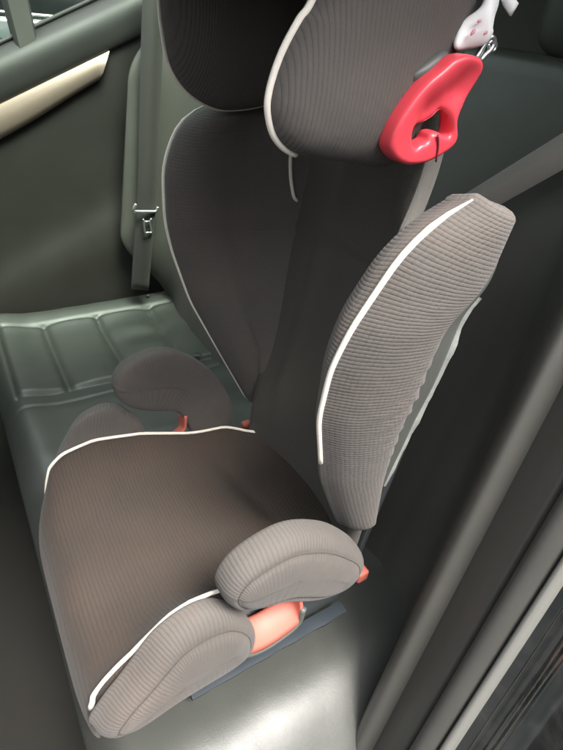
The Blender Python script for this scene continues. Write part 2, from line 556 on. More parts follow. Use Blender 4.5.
# ---- side wings. piping line and rear edge, given for each height
near_pipe_px = [(472, 197, .222), (455, 205, .220), (430, 225, .217), (400, 255, .212), (370, 300, .205), (350, 330, .200), (330, 370, .192), (318, 420, .184), (315, 455, .178)]
near_pipe = [at(x, y, 1, -w) for x, y, w in near_pipe_px]
near_tab = sorted([(p.z, p.x, -p.y) for p in near_pipe])
# continue it down behind the arm
near_low_ = sorted([(p.z, p.x, -p.y) for p in [at(x, y, 1, -w) for x, y, w in ((352, 549, .160), (346, 540, .163), (337, 522, .165), (329, 502, .168), (321, 480, .172))]])
near_tab = near_low_ + [t for t in near_tab if t[0] > .395]
far_tab = sorted([(p.z, p.x, p.y) for p in [at(x, y, 1, w) for x, y, w in
        [(243, 393, .185), (218, 350, .188), (190, 300, .19), (172, 250, .195), (165, 220, .198), (163, 170, .202), (169, 145, .204), (178, 125, .205), (190, 110, .205), (215, 100, .200)]]])
far_tab = [(.12, -.06, .18)] + far_tab
print('near', [tuple(round(q, 3) for q in t) for t in near_tab]); print('far', [tuple(round(q, 3) for q in t) for t in far_tab])
near_back = sorted([(p.z, p.x, -p.y) for p in [at(x, y, 1, -w) for x, y, w in
        [(515, 215, .235), (505, 240, .235), (490, 265, .233), (470, 293, .231), (450, 320, .228), (430, 365, .222), (415, 400, .215), (400, 430, .208), (385, 475, .198), (376, 520, .185)]]])
print('nb', [tuple(round(q, 3) for q in t) for t in near_back])
near_back = [(.12, -.03, .165)] + near_back
far_back = [(.12, -.02, .19), (.3, -.09, .215), (.5, -.10, .23), (.6, -.09, .235), (.66, -.06, .235)]

def wing(sg, ptab, ktab, ztop, name):
    def ends(t):
        a, b, c, d = t[0], t[1], t[-2], t[-1]
        lo = tuple(x - (y - x) * .04 / (b[0] - a[0]) for x, y in zip(a, b)); hi = tuple(y + (y - x) * .04 / max(.004, d[0] - c[0]) for x, y in zip(c, d))
        return [lo] + list(t) + [hi]
    ptab, ktab = ends(ptab), ends(ktab)
    zb = .150 if sg > 0 else .200
    N = 46
    rows = []; pipe = []; backedge = []
    for i in range(N + 1):
        t = i / N
        z = zb + (ztop - zb) * t
        xf, yp = soft_table(ptab, z)
        xk, yo = soft_table(ktab, z)
        xb = backx(z)
        sh = 1.0
        b = smoothstep(.49, .62, z) if sg < 0 else .30 * smoothstep(.58, .66, z); nz = smoothstep(.42, .63, z)
        def L_(p, q, t): return (p[0] + (q[0] - p[0]) * t, p[1] + (q[1] - p[1]) * t)
        loop = [L_((xb + .03, .115), (xk + .004, yo - .030), b), L_((xb - .002, .128), (xk * .8 + xf * .2, yp - .026), b), L_((xb * .55 + xf * .45 + .01, yp - .036), (xk * .45 + xf * .55, yp - .036), b),
                (xf + .062 - .026 * nz, yp - .040), (xf + .030 - .020 * nz, yp - .032), (xf + .009 - .012 * nz, yp - .016), (xf, yp - .004), (xf + .004, yp + .003),
                (xf * .75 + xk * .25, yp * .6 + yo * .4 + .008), (xf * .45 + xk * .55, yo * .7 + yp * .3 + .011), (xf * .15 + xk * .85, yo + .006), (xk, yo), (xk + .010, yo - .012), L_((xk + .03, yo - .045), (xk + .012, yo - .022), b)]
        # puckers on the lower outer face
        L = cr([(x, y, 0) for x, y in loop], 5, True)
        cxy = sum((Vector((p.x, p.y)) for p in L), Vector((0, 0))) / len(L)
        k = 1.0
        end = min(t / .05, 1)
        k *= .55 + .45 * math.sqrt(max(0, 1 - (1 - end) ** 2))
        row = []
        for m, p in enumerate(L):
            q = Vector((p.x, p.y))
            q = cxy + (q - cxy) * k
            row.append(Vector((q.x, q.y, z - (.34 * smoothstep(.54, .655, z) if sg < 0 else .1 * b) * math.hypot(q.x - xf, q.y - yp))))
        rows.append(row)
        pidx = 6 * 5 + 3
        pipe.append(row[pidx].copy()); backedge.append(row[11 * 5].copy())
    # puckered fabric along the lower rear edge
    # rounded top cap
    top = rows[-1]
    ct = sum(top, Vector()) / len(top)
    for d, k in ((.003, .95), (.0055, .84), (.007, .65), (.0075, .3), (.0076, .08)):
        rows.append([ct + (p - ct) * k + Vector((0, 0, d)) for p in top])
    bot = rows[0]
    cb = sum(bot, Vector()) / len(bot)
    pre = [[cb + (p - cb) * k - Vector((0, 0, d)) for p in bot] for d, k in ((.010, .1), (.009, .5), (.006, .8))]
    rows = pre + rows
    for r in rows:
        for m, p in enumerate(r):
            f = m / 5.0
            if 8 <= f <= 11.5 and .33 < p.z < .56:
                a = math.exp(-((p.z - .45) / .06) ** 2) * max(0, 1 - abs(f - 10.6) / 2.2)
                p.y += .0042 * a * math.sin(p.z * 330 + 1.5 * math.sin(f * 2) + (f - 11) * 1.2)
    rows = [[Vector((p.x, sg * p.y, p.z)) for p in r] for r in rows]
    mb = MB().grid(rows, close_u=True, cap=True)
    nc = len(rows[0])
    for i in range(len(rows)):
        u0 = mb.uv[i * nc + 33][0]
        for j in range(nc):
            u, v = mb.uv[i * nc + j]; mb.uv[i * nc + j] = (u - u0, v)
    o = mb.build(name, M_rib, B)
    pipe = [Vector((p.x, sg * (p.y), p.z)) for p in pipe]
    if sg < 0:
        pipe = [p for p in pipe if p.z > .372]
        pipe = [pipe[0] + Vector((.030, .030, -.022)), pipe[0] + Vector((.012, .012, -.010))] + pipe
    MB().tube(pipe, lambda t, r=(.0027 if sg < 0 else .0033): r * min(1, .25 + t * 14, .25 + (1 - t) * 14), 10).build('piping', M_pipe, o)
    return o, [Vector((p.x, sg * p.y, p.z)) for p in backedge]

wn, edge_n = wing(-1, near_tab, near_back, .673, 'side_wing')
wf, edge_f = wing(1, far_tab, far_back, .668, 'side_wing')

# pale plastic shell lip that the near wing fabric wraps over, with a curled film edge
def shell_lip(edge, sg, name='wing_shell'):
    E = [p for p in edge if .30 < p.z < .632]
    rows = []
    for i, p in enumerate(E):
        t = i / (len(E) - 1)
        w = .034 * math.sin(math.pi * min(1, max(0, t * .94 + .03))) ** .7
        rows.append([p + Vector((-.010, -sg * .012, 0)), p + Vector((.002, -sg * .002, 0)), p + Vector((w * .5, -sg * (.001 + w * .02), 0)), p + Vector((w, -sg * (.003 + w * .12), 0))])
    rows = [[q for q in r] for r in rows]
    o = MB().grid(rows).build(name, M_shell, wn if sg < 0 else wf)
    so = o.modifiers.new('solid', 'SOLIDIFY'); so.thickness = .003
    so = o.modifiers.new('sub', 'SUBSURF'); so.levels = so.render_levels = 1
    return rows
lip = shell_lip(edge_n, -1)
shell_lip(edge_f, 1)
rows = []
for i, r in enumerate(lip[:-5]):
    z = r[3].z
    w = (.0010 + .0030 * max(0, math.sin(z * 62 + .6)) + .0006 * math.sin(z * 170)) * smoothstep(.30, .345, z) * smoothstep(.632, .60, z) + .0002
    p = r[3]
    rows.append([p + Vector((-.004, .001, 0)), p + Vector((w * .6, -.002 - w * .3, .001 * math.sin(z * 300))), p + Vector((w, .0035, 0)), p + Vector((w * .3, .007, 0))])
MB().grid(rows).build('film_edge', M_film, wn)

# ---- headrest: centre pad and two wings
rows = []
for i in range(28):
    z = .685 + .27 * i / 27
    row = []
    k = math.sin(math.pi * min(1, (i + 1.2) / 6) / 2) * (1 if i < 22 else math.cos((i - 22) / 5.2 * math.pi / 2 * .9))
    for j in range(25):
        s = -1 + 2 * j / 24
        row.append(Vector((-.005 - .045 * k * (1 - .4 * s * s), (.085 if s < 0 else .115) * s, z)))
    rows.append(row)
hd = MB().grid(rows).build('headrest_pad', M_dark, B)
so = hd.modifiers.new('solid', 'SOLIDIFY'); so.thickness = .035; so.offset = 1

def head_wing(sg, yc, out2, tilt):
    O = smooth_closed(out2, 7)
    def pl(u, v, h):
        # cupped: the front leans outwards a little; the inner face is smaller than the outer
        k = 1 - .30 * max(0, -h / .036)
        u, v = -.165 + (u + .165) * k, .80 + (v - .80) * k
        return Vector((u, sg * (yc + h + tilt * (-.17 - u) - .25 * max(0, v - .86)), v))
    sp = [(-.17, .745), (-.165, .80), (-.155, .86)]
    mb = MB().pillow(O, .036, pl, sp, rings=18, power=3.0)
    o = mb.build('head_wing', M_head, B)
    m = len(O)
    rim = [pl(O[i % m][0], O[i % m][1], .006) for i in range(m + 1)]
    # piping follows the front and bottom of the rim
    sel = [i for i in range(m)]
    return o, rim, O
def hw_pts(pxs, y): return [(p.x, p.z) for p in [at(a, b, 1, y) for a, b in pxs]]
near_low = hw_pts([(400, 165), (345, 164), (300, 156), (279, 140), (271, 115), (273, 90), (285, 55), (303, 22), (318, 0)], -.150)
top_rest = [(-.228, .825), (-.20, .875), (-.16, .91), (-.12, .905), (-.095, .86)]
near_out = near_low + top_rest + hw_pts([(474, 20), (440, 90)], -.150)
far_low = hw_pts([(285, 90), (262, 101), (235, 107), (210, 106), (185, 91), (168, 65), (161, 30), (158, 0)], .165)
far_out = [(-.06, .72)] + far_low + [(-.24, .86), (-.21, .92), (-.16, .945), (-.10, .93), (-.06, .88), (-.045, .80)]
print('near_out', [tuple(round(q, 3) for q in p) for p in near_out]); print('far_out', [tuple(round(q, 3) for q in p) for p in far_out])
on, rim, O = head_wing(-1, .134, near_out, .06)
i0 = 2 * 7; i1 = 11 * 7
MB().tube([p for p in rim[i0:i1]], .0027, 10).build('piping', M_pipe, on)
of_, rim, O = head_wing(1, .150, far_out, .08)
MB().tube([p for p in rim[1 * 7:12 * 7]], .0027, 10).build('piping', M_pipe, of_)

# short piping that edges the lower headrest flap beside the far wing
def on_surface(objs, px, lift):
    best = None
    for o in objs:
        off = Vector(o.get('_w', (0, 0, 0)))
        bv = BVHTree.FromPolygons([v.co + off for v in o.data.vertices], [tuple(p.vertices) for p in o.data.polygons])
        d = ray(*px).normalized()
        h = bv.ray_cast(CAM, d)
        if h[0] is not None and (best is None or h[3] < best[0]): best = (h[3], h[0] - d * lift)
    return best[1] if best else None
fl = [on_surface((wf, bk), q, .0015) for q in ((293, 140), (291.5, 150), (290.5, 160), (290.5, 170), (291, 180), (292.5, 190), (294.5, 198))]
fl = [p for p in fl if p is not None]
if len(fl) > 3:
    fl.append(fl[-1] + Vector((.012, .002, -.008)))
    MB().tube(cr(fl, 4), .0026, 8).build('piping', M_pipe, wf)

# ---- red shoulder belt guide with its hooked loop
def gx(pxs, y=-.178): return [(p.x, p.z) for p in [at(a, b, 1, y) for a, b in pxs]]
outer = gx([(449, 57), (462, 53), (475, 57), (478, 68), (472, 84), (463, 102), (456, 120), (457, 135), (453, 146), (441, 156), (425, 164), (408, 166), (396, 161), (389, 150), (391, 136), (398, 118), (410, 98), (424, 80), (438, 67)])
inner = gx([(414, 127), (426, 124), (436, 118), (443, 111), (448, 117), (449, 129), (447, 135), (442, 134), (437, 131), (430, 133), (427, 140), (421, 143), (415, 147), (412, 140)])
cu = bpy.data.curves.new('guide_curve', 'CURVE'); cu.dimensions = '2D'; cu.fill_mode = 'BOTH'
ci = sum((Vector(p) for p in inner), Vector((0, 0))) / len(inner)
for loop_ in (smooth_closed(outer, 6), smooth_closed([tuple(ci + (Vector(p) - ci) * 1.02) for p in inner], 6)):
    sp_ = cu.splines.new('POLY'); sp_.points.add(len(loop_) - 1); sp_.use_cyclic_u = True
    for q, p in zip(sp_.points, loop_): q.co = (p[0], p[1], 0, 1)
cu.extrude = .0050; cu.bevel_depth = .0040; cu.bevel_resolution = 3; cu.offset = -.0044
co = bpy.data.objects.new('guide_curve', cu); COL.objects.link(co)
rm = co.modifiers.new('remesh', 'REMESH'); rm.mode = 'VOXEL'; rm.voxel_size = .0011
bpy.context.view_layer.update()
dg = bpy.context.evaluated_depsgraph_get()
gme = bpy.data.meshes.new_from_object(co.evaluated_get(dg))
bpy.data.objects.remove(co); bpy.data.curves.remove(cu)
spine_ = [Vector(q) for q in gx([(464, 70), (456, 86), (444, 102), (430, 113)])]
mb = MB()
vs = []
for v in gme.vertices:
    q = Vector((v.co.x, v.co.y)); h = v.co.z
    if h > 0:
        d = min(((spine_[k].lerp(spine_[k + 1], f / 6) - q).length + .0 * f) for k in range(3) for f in range(7))
        h -= .0085 * math.exp(-(d / .0125) ** 2) * smoothstep(.0, .006, h) * smoothstep(.765, .735, q.y)
    vs.append(Vector((q.x, -.172 - h - .10 * (q.y - .70), q.y)))
mb.add(vs, [tuple(p.vertices) for p in gme.polygons])
g = mb.build('shoulder_belt_guide', M_red, B)
sm_ = g.modifiers.new('smooth', 'SMOOTH'); sm_.iterations = 12; sm_.factor = .5
def gp(q, off): return Vector((q.x, -.172 - off - .10 * (q.y - .70), q.y))
# slot line across the loop foot
sl = [gp(Vector(q), .0093) for q in gx([(434, 134), (435, 146), (434, 161)])]
MB().tube(cr(sl, 4), .0009, 6).build('guide_gap', M_darkred, g)
# grey pivot plate the guide is fixed to
pv = gx([(420, 78), (436, 62), (452, 52), (458, 58), (440, 74), (426, 92)])
mb = MB().pillow(smooth_closed(pv, 4), .006, lambda u, v, h: Vector((u, -.168 + h, v)), rings=5)
mb.build('guide_mount', M_shell, B)
# elastic strap below the guide
st = [at(x, y, 1, -.10) for x, y in ((436, 150), (430, 172), (420, 200), (405, 235))]
MB().ribbon(cr(st, 5), (1, -.25, .3), .009, .0012).build('guide_strap', M_belt2, B)

# ================================================================ white tag with clip hanging over the guide
T = thing('hanging_tag', 'white plastic tag with pink print and a small metal clip above the red belt guide', 'tag', tuple(at(462, 48, 1, -.165)))
pl_px = [(454, 50), (452, 44), (458, 34), (468, 20), (478, 8), (488, -6), (500, -10), (500, 4), (496, 18), (492, 28), (494, 34), (486, 40), (476, 47), (466, 51)]
to = [(p.x, p.z) for p in [at(a, b, 1, -.165) for a, b in pl_px]]
mb = MB().pillow(smooth_closed(to, 5), .006, lambda u, v, h: Vector((u, -.165 + h + .003 * math.sin(u * 190 + v * 90), v)), rings=5)
M_tag = plastic('white_tag', (.84, .83, .82), .3, 160, .5, .05)
tg = mb.build('tag_body', M_tag, T)
M_pink = plastic('pink_print', (.62, .30, .34), .5)
for q in ([(471, 32), (475, 28), (474, 33), (470, 36)], [(478, 20), (481, 19), (480, 22), (477, 23)], [(485, 30), (489, 29), (487, 33), (483, 35)]):
    to2 = [(p.x, p.z) for p in [at(a, b, 1, -.172) for a, b in q]]
    MB().pillow(smooth_closed(to2, 3), .0012, lambda u, v, h: Vector((u, -.1725 + h, v)), rings=2).build('pink_print', M_pink, tg)
cl = [at(a, b, 1, -.165) for a, b in [(476, 58), (480, 52), (484, 45), (491, 37), (494, 42), (491, 49), (485, 55), (480, 60), (476, 58)]]
MB().tube(cr(cl, 5), .0022, 8).build('clip', M_steel, T)
cl = [at(a, b, 1, -.165) for a, b in [(488, 44), (492, 41), (496, 44), (494, 50), (489, 51), (488, 44)]]
MB().tube(cr(cl, 5), .0014, 8).build('clip_ring', M_steel, T)
sp = [at(a, b, 1, -.165) for a, b in [(506, -6), (509, 2), (514, 10)]]
MB().ribbon(cr(sp, 3), (1, 0, .6), .0045, .001).build('tag_tail', M_tag, T)

# ================================================================ REAR BENCH
BN = thing('rear_bench', 'black leather car bench with sewn channels, greenish sheen on its far half', 'car seat', (0, .32, -.1))
def groove(d, w): return math.exp(-(d / w) ** 2)
def bench_z(x, y):
    z = 0.0
    # gentle crown and dished places
    for yc in (-.02, .74):
        z -= .010 * math.exp(-((y - yc) / .20) ** 2) * smoothstep(-.46, -.36, x)
    z -= .018                      # the cushion sinks under the booster base, rolls stand proud
    e = max(smoothstep(.575, .545, y) * smoothstep(.30, .36, y) * 0, 0)
    # raised outer rolls
    z += .026 * math.exp(-((y - .935) / .05) ** 2) + .012 * math.exp(-((y + .25) / .06) ** 2)
    z += .012 * math.exp(-((x + .44) / .05) ** 2)
    z += .012 * smoothstep(.60, .50, y) * smoothstep(.28, .36, y)
    for y0, y1 in ((.590, .895),):
        ins = smoothstep(y0 - .004, y0 + .004, y) * smoothstep(y1 + .004, y1 - .004, y)
        if x > -.45 and ins > 0:
            z += ins * .007 * sum(-groove(x - xx, .010) for xx in (-.335, -.19, -.03))
            ph = (x + .335) / .145
            z += ins * .010 * abs(math.sin(math.pi * ph)) ** .7
        if x > -.452:
            z -= .007 * groove(y - y0, .006) + .007 * groove(y - y1, .006)
        if y0 - .01 < y < y1 + .01:
            z -= .007 * groove(x + .447, .006)
    z -= .005 * groove(y - .535, .005) * smoothstep(-.47, -.45, x)
    # sat-in wrinkles on the far seat
    if y > .6:
        a = math.exp(-(((x + .09) / .07) ** 2 + ((y - .76) / .08) ** 2))
        z += .005 * a * math.sin(55 * (y - .2 * x) + 6 * x)
    z += .002 * noise.noise(Vector((x * 14, y * 14, 0)))
    # edge rounding
    if x < -.43: z -= .055 * ((-.43 - x) / .055) ** 2.6
    if y < -.20: z -= .050 * ((-.20 - y) / .14) ** 2.0
    if y > .955: z -= .04 * ((y - .955) / .04) ** 2
    return z
NX, NY = 170, 330
rows = []
for i in range(NX + 1):
    x = .16 + (-.485 - .16) * i / NX
    rows.append([Vector((x, -.340 + 1.335 * j / NY, bench_z(x, -.340 + 1.335 * j / NY))) for j in range(NY + 1)])
last = rows[-1]
for dx, dz in ((-.004, -.012), (-.006, -.03), (-.002, -.08), (.01, -.15), (.03, -.26)):
    rows.append([p + Vector((dx, 0, dz)) for p in last])
# near end wall of the cushion
mb = MB().grid(rows)
edge = [r[0] for r in rows[:NX + 1]]
mb.grid([edge, [p + Vector((0, .004, -.02)) for p in edge], [p + Vector((0, .012, -.22)) for p in edge]])
edge = [r[-1] for r in rows[:NX + 1]]
mb.grid([edge, [p + Vector((0, -.01, -.2)) for p in edge]])
mb.build('bench_cushion', M_leather, BN)

# backrest with a bolster at each end; y runs across
def ridge(z): return Vector((-.15 + .2727 * z, -.330 + .118 * z, z))
def back_surf(y, z):
    x = .045 + .235 * z
    x -= .012 * math.sin(math.pi * min(1, max(0, (z + .05) / .8)))
    x += .004 * groove(y + .13, .006) + .004 * groove(y - .20, .006) + .004 * groove(y - .44, .006) + .004 * groove(y - .78, .006)
    return x
rows = []
for i in range(71):
    z = -.15 + .895 * i / 70
    rn = ridge(z)
    row = []
    # near bolster: outer side, ridge, inner slope, then the panel
    xb0 = back_surf(-.13, z)
    tip = min(1, max(0, (.75 - z) / .16)); tip = math.sqrt(1 - (1 - tip) ** 2)
    rx = xb0 + (rn.x - xb0) * tip
    ctrl = [(rx + .055, rn.y - .016), (rx + .022, rn.y - .014), (rx + .006, rn.y - .006), (rx + .004, rn.y + .006), (rx + .020, rn.y + .022), (rx * .60 + xb0 * .40, rn.y + .050), (rx * .18 + xb0 * .82, rn.y + .10), (xb0 - .003, -.145 + .03 * z), (xb0 + .001, -.125 + .03 * z)]
    row += cr([(a, b, 0) for a, b in ctrl], 5)
    row = [Vector((p.x, p.y, z)) for p in row]
    for y in [(-.10) + 1.0 * .0 + k * .02 for k in range(1, 43)]:
        row.append(Vector((back_surf(y, z), y, z)))
    # far bolster
    fx = -.118 + .135 * z
    xb1 = back_surf(.78, z)
    fx = xb1 + (fx - xb1) * tip * smoothstep(-.03, .22, z)
    ctrl = [(xb1, .775), (xb1 - .004, .82), (fx * .4 + xb1 * .6, .875), (fx + .010, .915), (fx, .930), (fx + .010, .946), (fx + .06, .955), (fx + .1, .955)]
    row += [Vector((p.x, p.y, z)) for p in cr([(a, b, 0) for a, b in ctrl], 5)]
    rows.append(row)
last = rows[-1]
for dx, dz in ((.004, .006), (.014, .012), (.035, .015), (.075, .013), (.09, .0), (.1, -.3)):
    rows.append([p + Vector((dx, 0, dz)) for p in last])
MB().grid(rows).build('bench_backrest', M_lback, BN)
# head restraint of the near seat
HP = [(.235, .76), (.225, .80), (.228, .86), (.25, .91), (.29, .92), (.32, .89), (.325, .82), (.31, .765), (.27, .752)]
mb = MB().pillow(smooth_closed(HP, 5), .125, lambda u, v, h: Vector((u, -.066 + h, v)), [(.27, .80), (.275, .86)], rings=10, power=4.5)
mb.build('head_restraint', M_leather, BN, subsurf=1)
# small black tab on the far seat and a button on its roll
MB().pillow(smooth_closed([(-.02, .592), (.002, .575), (.006, .590), (-.004, .60)], 3), .002, lambda u, v, h: Vector((u, v, .0 + h - .004)), rings=2).build('seat_tab', M_black, BN)
bp = at(148, 295, 2, .012)
MB().pillow([(bp.x + .006 * math.cos(a * math.tau / 16), bp.y + .006 * math.sin(a * math.tau / 16)) for a in range(16)], .004, lambda u, v, h: Vector((u, v, .010 + h)), rings=4).build('trim_button', M_black, BN)

# ================================================================ seat belts
def belt(name, label, path, wd, half, mat, loc):
    t = thing(name, label, 'seat belt', loc, 'rear seat belts')
    MB().ribbon(cr(path, 6), wd, half, .0009).build('webbing', mat, t)
    return t
SB = belt('seat_belt', 'dark seat belt hanging down by the far door with a metal tongue', [(.035, .885, .86), (.015, .88, .74), (-.005, .875, .55), (-.022, .868, .38), (-.03, .868, .31), (-.045, .87, .2), (-.06, .88, .06)], (1, -.35, 0), .025, M_belt, (-.03, .87, .30))
def fp(px, py): return at(px, py, 1, .855)
tn = MB()
tn.tube(cr([fp(136, 204), fp(134, 208), fp(134, 211), fp(138, 211.5), fp(146, 211.5), fp(155, 211.5), fp(157, 210), fp(158, 207)], 4), .0042, 8)
tn.build('tongue', M_steel, SB)
tn = MB()
tn.tube(cr([fp(143, 219), fp(144, 222), fp(145, 232), fp(148, 232.5), fp(151, 232.5), fp(151.5, 231), fp(150, 222), fp(151.5, 218.5)], 4), .0026, 8)
tn.tube([fp(144.5, 221.5), fp(150, 221.5)], .0022, 8)
tn.build('tongue_plate', M_steel, SB)
belt('seat_belt', 'grey seat belt slanting down behind the near side wing', [(.16, -.33, .89), (.125, -.225, .775), (.105, -.145, .69), (.098, -.09, .635), (.09, -.03, .575), (.085, .05, .50), (.09, .12, .40)], (.0, .62, .78), .0175, M_belt2, (.1, -.1, .64))

# ================================================================ FAR DOOR
CB = thing('car_cabin', 'dark car cabin with closed far door, champagne trim strip and near door jamb', 'car', (0, .3, -.45))
D = None
SL = .455
def dz(x, v): return v + SL * (x + .30)
def door_sweep(prof, x0, x1, n=40, endcurve=None):
    rows = []
    for i in range(n + 1):
        x = x0 + (x1 - x0) * i / n
        rows.append([Vector((x + (endcurve(v) if endcurve and i == n else 0) * 1.0, y, dz(x, v))) for y, v in prof])
    return rows
P = [(p.x, p.z) for p in cr([(1.04, 0, .648), (1.028, 0, .643), (1.000, 0, .632), (.985, 0, .618), (.978, 0, .595), (.980, 0, .565), (.986, 0, .545), (.994, 0, .538)], 5)]
PU = P
P = [(p.x, p.z) for p in cr([(.998, 0, .545), (.997, 0, .470), (.997, 0, .44), (.998, 0, .40), (1.0, 0, .32), (1.0, 0, .2), (.985, 0, .12), (.98, 0, .05), (.985, 0, -.1), (.99, 0, -.45)], 5)]
D = MB().grid(door_sweep(P, -1.3, .06)).build('door', M_doorlow, CB)
MB().grid(door_sweep(PU, -1.3, .06)).build('upper_panel', M_door, D)
# trim strip tapering to a slanted tip
rows = []
xt = -.062
for i in range(41):
    x = -1.3 + (1.3 + xt) * i / 40
    t = 0 if x < -.10 else (x + .10) / (xt + .10)
    top, bot = .541, .474 - .0 * t
    bot = bot + (.02) * smoothstep(-.33, -.06, x)
    xx_b = x - .03 * t
    rows.append([Vector((x, .998, dz(x, top + .002))), Vector((x, .984, dz(x, top))), Vector((x - .01 * t, .976, dz(x - .01 * t, top * .7 + bot * .3))), Vector((x - .022 * t, .974, dz(x - .02 * t, top * .25 + bot * .75))), Vector((xx_b, .982, dz(xx_b, bot))), Vector((xx_b, .998, dz(xx_b, bot - .004)))])
mb = MB().grid(rows)
mb.build('trim_strip', M_trim, D, angle=50)
# window: glass panes and the divider bar
GB = .642
mb = MB().grid([[Vector((x, 1.030 + .12 * max(0, v - .64), dz(x, v))) for x in (-1.2, -.262)] for v in (GB - .01, .80, 1.05)])
w1 = mb.build('window', M_glass, D, smooth=False)
mb = MB().grid([[Vector((-.225 + .0, 1.030 + .12 * max(0, v - .64), dz(-.225, v))), Vector((.03, 1.030 + .12 * max(0, v - .64), dz(.03, v)))] for v in (GB - .01, .80, 1.05)])
w2 = mb.build('window', M_glass, D, smooth=False)
a, b, c, d = at(16, -60, 1, 1.03), at(40, 52, 1, 1.0), at(18, 54, 1, 1.0), at(-12, -60, 1, 1.03)
a2, b2 = at(2, -60, 1, 1.015), at(28, 54, 1, .985)
mb = MB()
bar = []
for t in (0, .33, .66, 1):
    p0 = c.lerp(d, t); p1 = b.lerp(a, t)
    bar.append([p0 + Vector((0, .04, 0)), p0, p0.lerp(p1, .12) + Vector((0, -.012, 0)), p0.lerp(p1, .88) + Vector((0, -.012, 0)), p1, p1 + Vector((0, .04, 0))])
mb.grid(bar)
mb.build('window_bar', M_black, D, angle=40)
# window seal along the sill and the rear edge frame
mb = MB().tube([Vector((x, 1.024, dz(x, .647))) for x in (-1.3, -.6, -.3, 0, .03)], .0045, 8)
mb.build('window_seal', M_seal, D)
a, b = at(132, 8, 1, 1.0), at(142, -60, 1, 1.03)
mb = MB().grid([[a + Vector((-.012, .03, -.03)), a + Vector((0, -.004, -.03)), a + Vector((.03, -.006, -.03)), a + Vector((.07, .02, -.03))], [b + Vector((-.012, .03, 0)), b + Vector((0, -.004, 0)), b + Vector((.03, -.006, 0)), b + Vector((.07, .02, 0))]])
mb.build('window_frame', M_door, D)

# ================================================================ CAR BODY around the bench
# door jamb strips: each follows the bolster edge line, further out in steps
Aj = Vector((-.15, -.345, 0)); Bj = Vector((0, -.265, .55))
def jp(px, py):
    n = (Vector((0, -.265, .55)) - Vector((-.15, -.33, 0))).cross(Vector((0, 1, 0))).normalized()
    r = ray(px, py)
    return CAM + r * (n.dot(Vector((-.15, -.33, 0)) - CAM) / n.dot(r))
jn = (Vector((0, -.265, .55)) - Vector((-.15, -.33, 0))).cross(Vector((0, 1, 0))).normalized()
if jn.x > 0: jn = -jn
def ext(p, q, a, b):
    """line through p (top) and q (bottom) extended by a, b"""
    d = (q - p)
    return [p - d * a, p, q, q + d * b]
def strip(name, left, right, prof, mat, parent, sub=10):
    """left/right are 4-point lines; prof = (fraction across, height along jamb normal)"""
    Lc, Rc = cr(left, sub), cr(right, sub)
    rows = [[l.lerp(r, f) + jn * h for f, h in prof] for l, r in zip(Lc, Rc)]
    return MB().grid(rows).build(name, mat, parent)
l0 = ext(jp(563, 372), jp(375, 727), .5, .5)
l1 = ext(jp(563, 490), jp(408, 752), .6, .6)
l2 = ext(jp(563, 553), jp(436, 752), .8, .8)
l3 = ext(jp(563, 583), jp(452, 752), .8, .8)
pull = [p - jn * .06 + Vector((0, .07, 0)) for p in l0]
strip('inner_trim', pull, l1, [(0, -.05), (.30, -.02), (.38, .000), (.44, .004), (.5, .005), (.75, .006), (.93, .006), (.97, .003), (1, -.006)], M_black, CB)
seal = strip('door_seal', l1, l2, [(0, -.006), (.04, .005), (.12, .012), (.35, .016), (.6, .015), (.85, .010), (.97, .002), (1.0, -.008)], M_seal, CB)
strip('edge_strip', l2, l3, [(0, -.010), (.10, .002), (.3, .0055), (.6, .005), (.9, .001), (1.0, -.006)], M_flange, CB)
l4 = [p + Vector((0, -.16, 0)) for p in l3]
rows = []
Lc, Rc = cr(l3, 30), cr(l4, 30)
prof = [(i / 110) for i in range(111)]
for i, (l, r) in enumerate(zip(Lc, Rc)):
    rows.append([l.lerp(r, f) + jn * (-.006 - .012 * math.sin(f * 7) * 0.6 - .05 * f ** 3 + .010 * groove(f - .22, .05) + .003 * groove(f - .07 - .02 * i / len(Lc), .010)) for f in prof])
MB().grid(rows).build('door_jamb', M_paint, CB)
# floor, tunnel, sills
mb = MB()
mb.box((-1.4, -.42, -.36), (.3, 1.0, -.32))
mb.build('cabin_floor', M_carpet, CB, bevel=.01)
# roof with a made-up tinted glass panel, unseen, lighting the far bench green
def roof_z(x, y): 
    q = (y - .30) / .60
    return 1.10 - .05 * q * q - .05 * ((x + .4) / 1.1) ** 2
def roof_patch(x0, x1, y0, y1, n=10):
    return [[Vector((x0 + (x1 - x0) * i / n, y0 + (y1 - y0) * j / n, roof_z(x0 + (x1 - x0) * i / n, y0 + (y1 - y0) * j / n))) for j in range(n + 1)] for i in range(n + 1)]
mb = MB()
GX0, GX1, GY0, GY1 = -.80, .16, .24, .84
mb.grid([[Vector((x, y, z)) for y, z in ((-.25, roof_z(x, -.25)), (-.300, roof_z(x, -.25) - .02), (-.322, roof_z(x, -.25) - .06))] for x in (-1.5, -1.1, -.7, -.4, -.1, .2, .45, .70)])
for q in ((-1.5, GX0, -.25, .90), (GX1, .70, -.25, .90), (GX0, GX1, -.25, GY0), (GX0, GX1, GY1, .90)):
    mb.grid(roof_patch(*q))
o = mb.build('roof', M_roof, CB)
so = o.modifiers.new('solid', 'SOLIDIFY'); so.thickness = .03; so.offset = 1
MB().grid(roof_patch(GX0 - .01, GX1 + .01, GY0 - .01, GY1 + .01)).build('added_roof_window', M_added_roofglass, o)
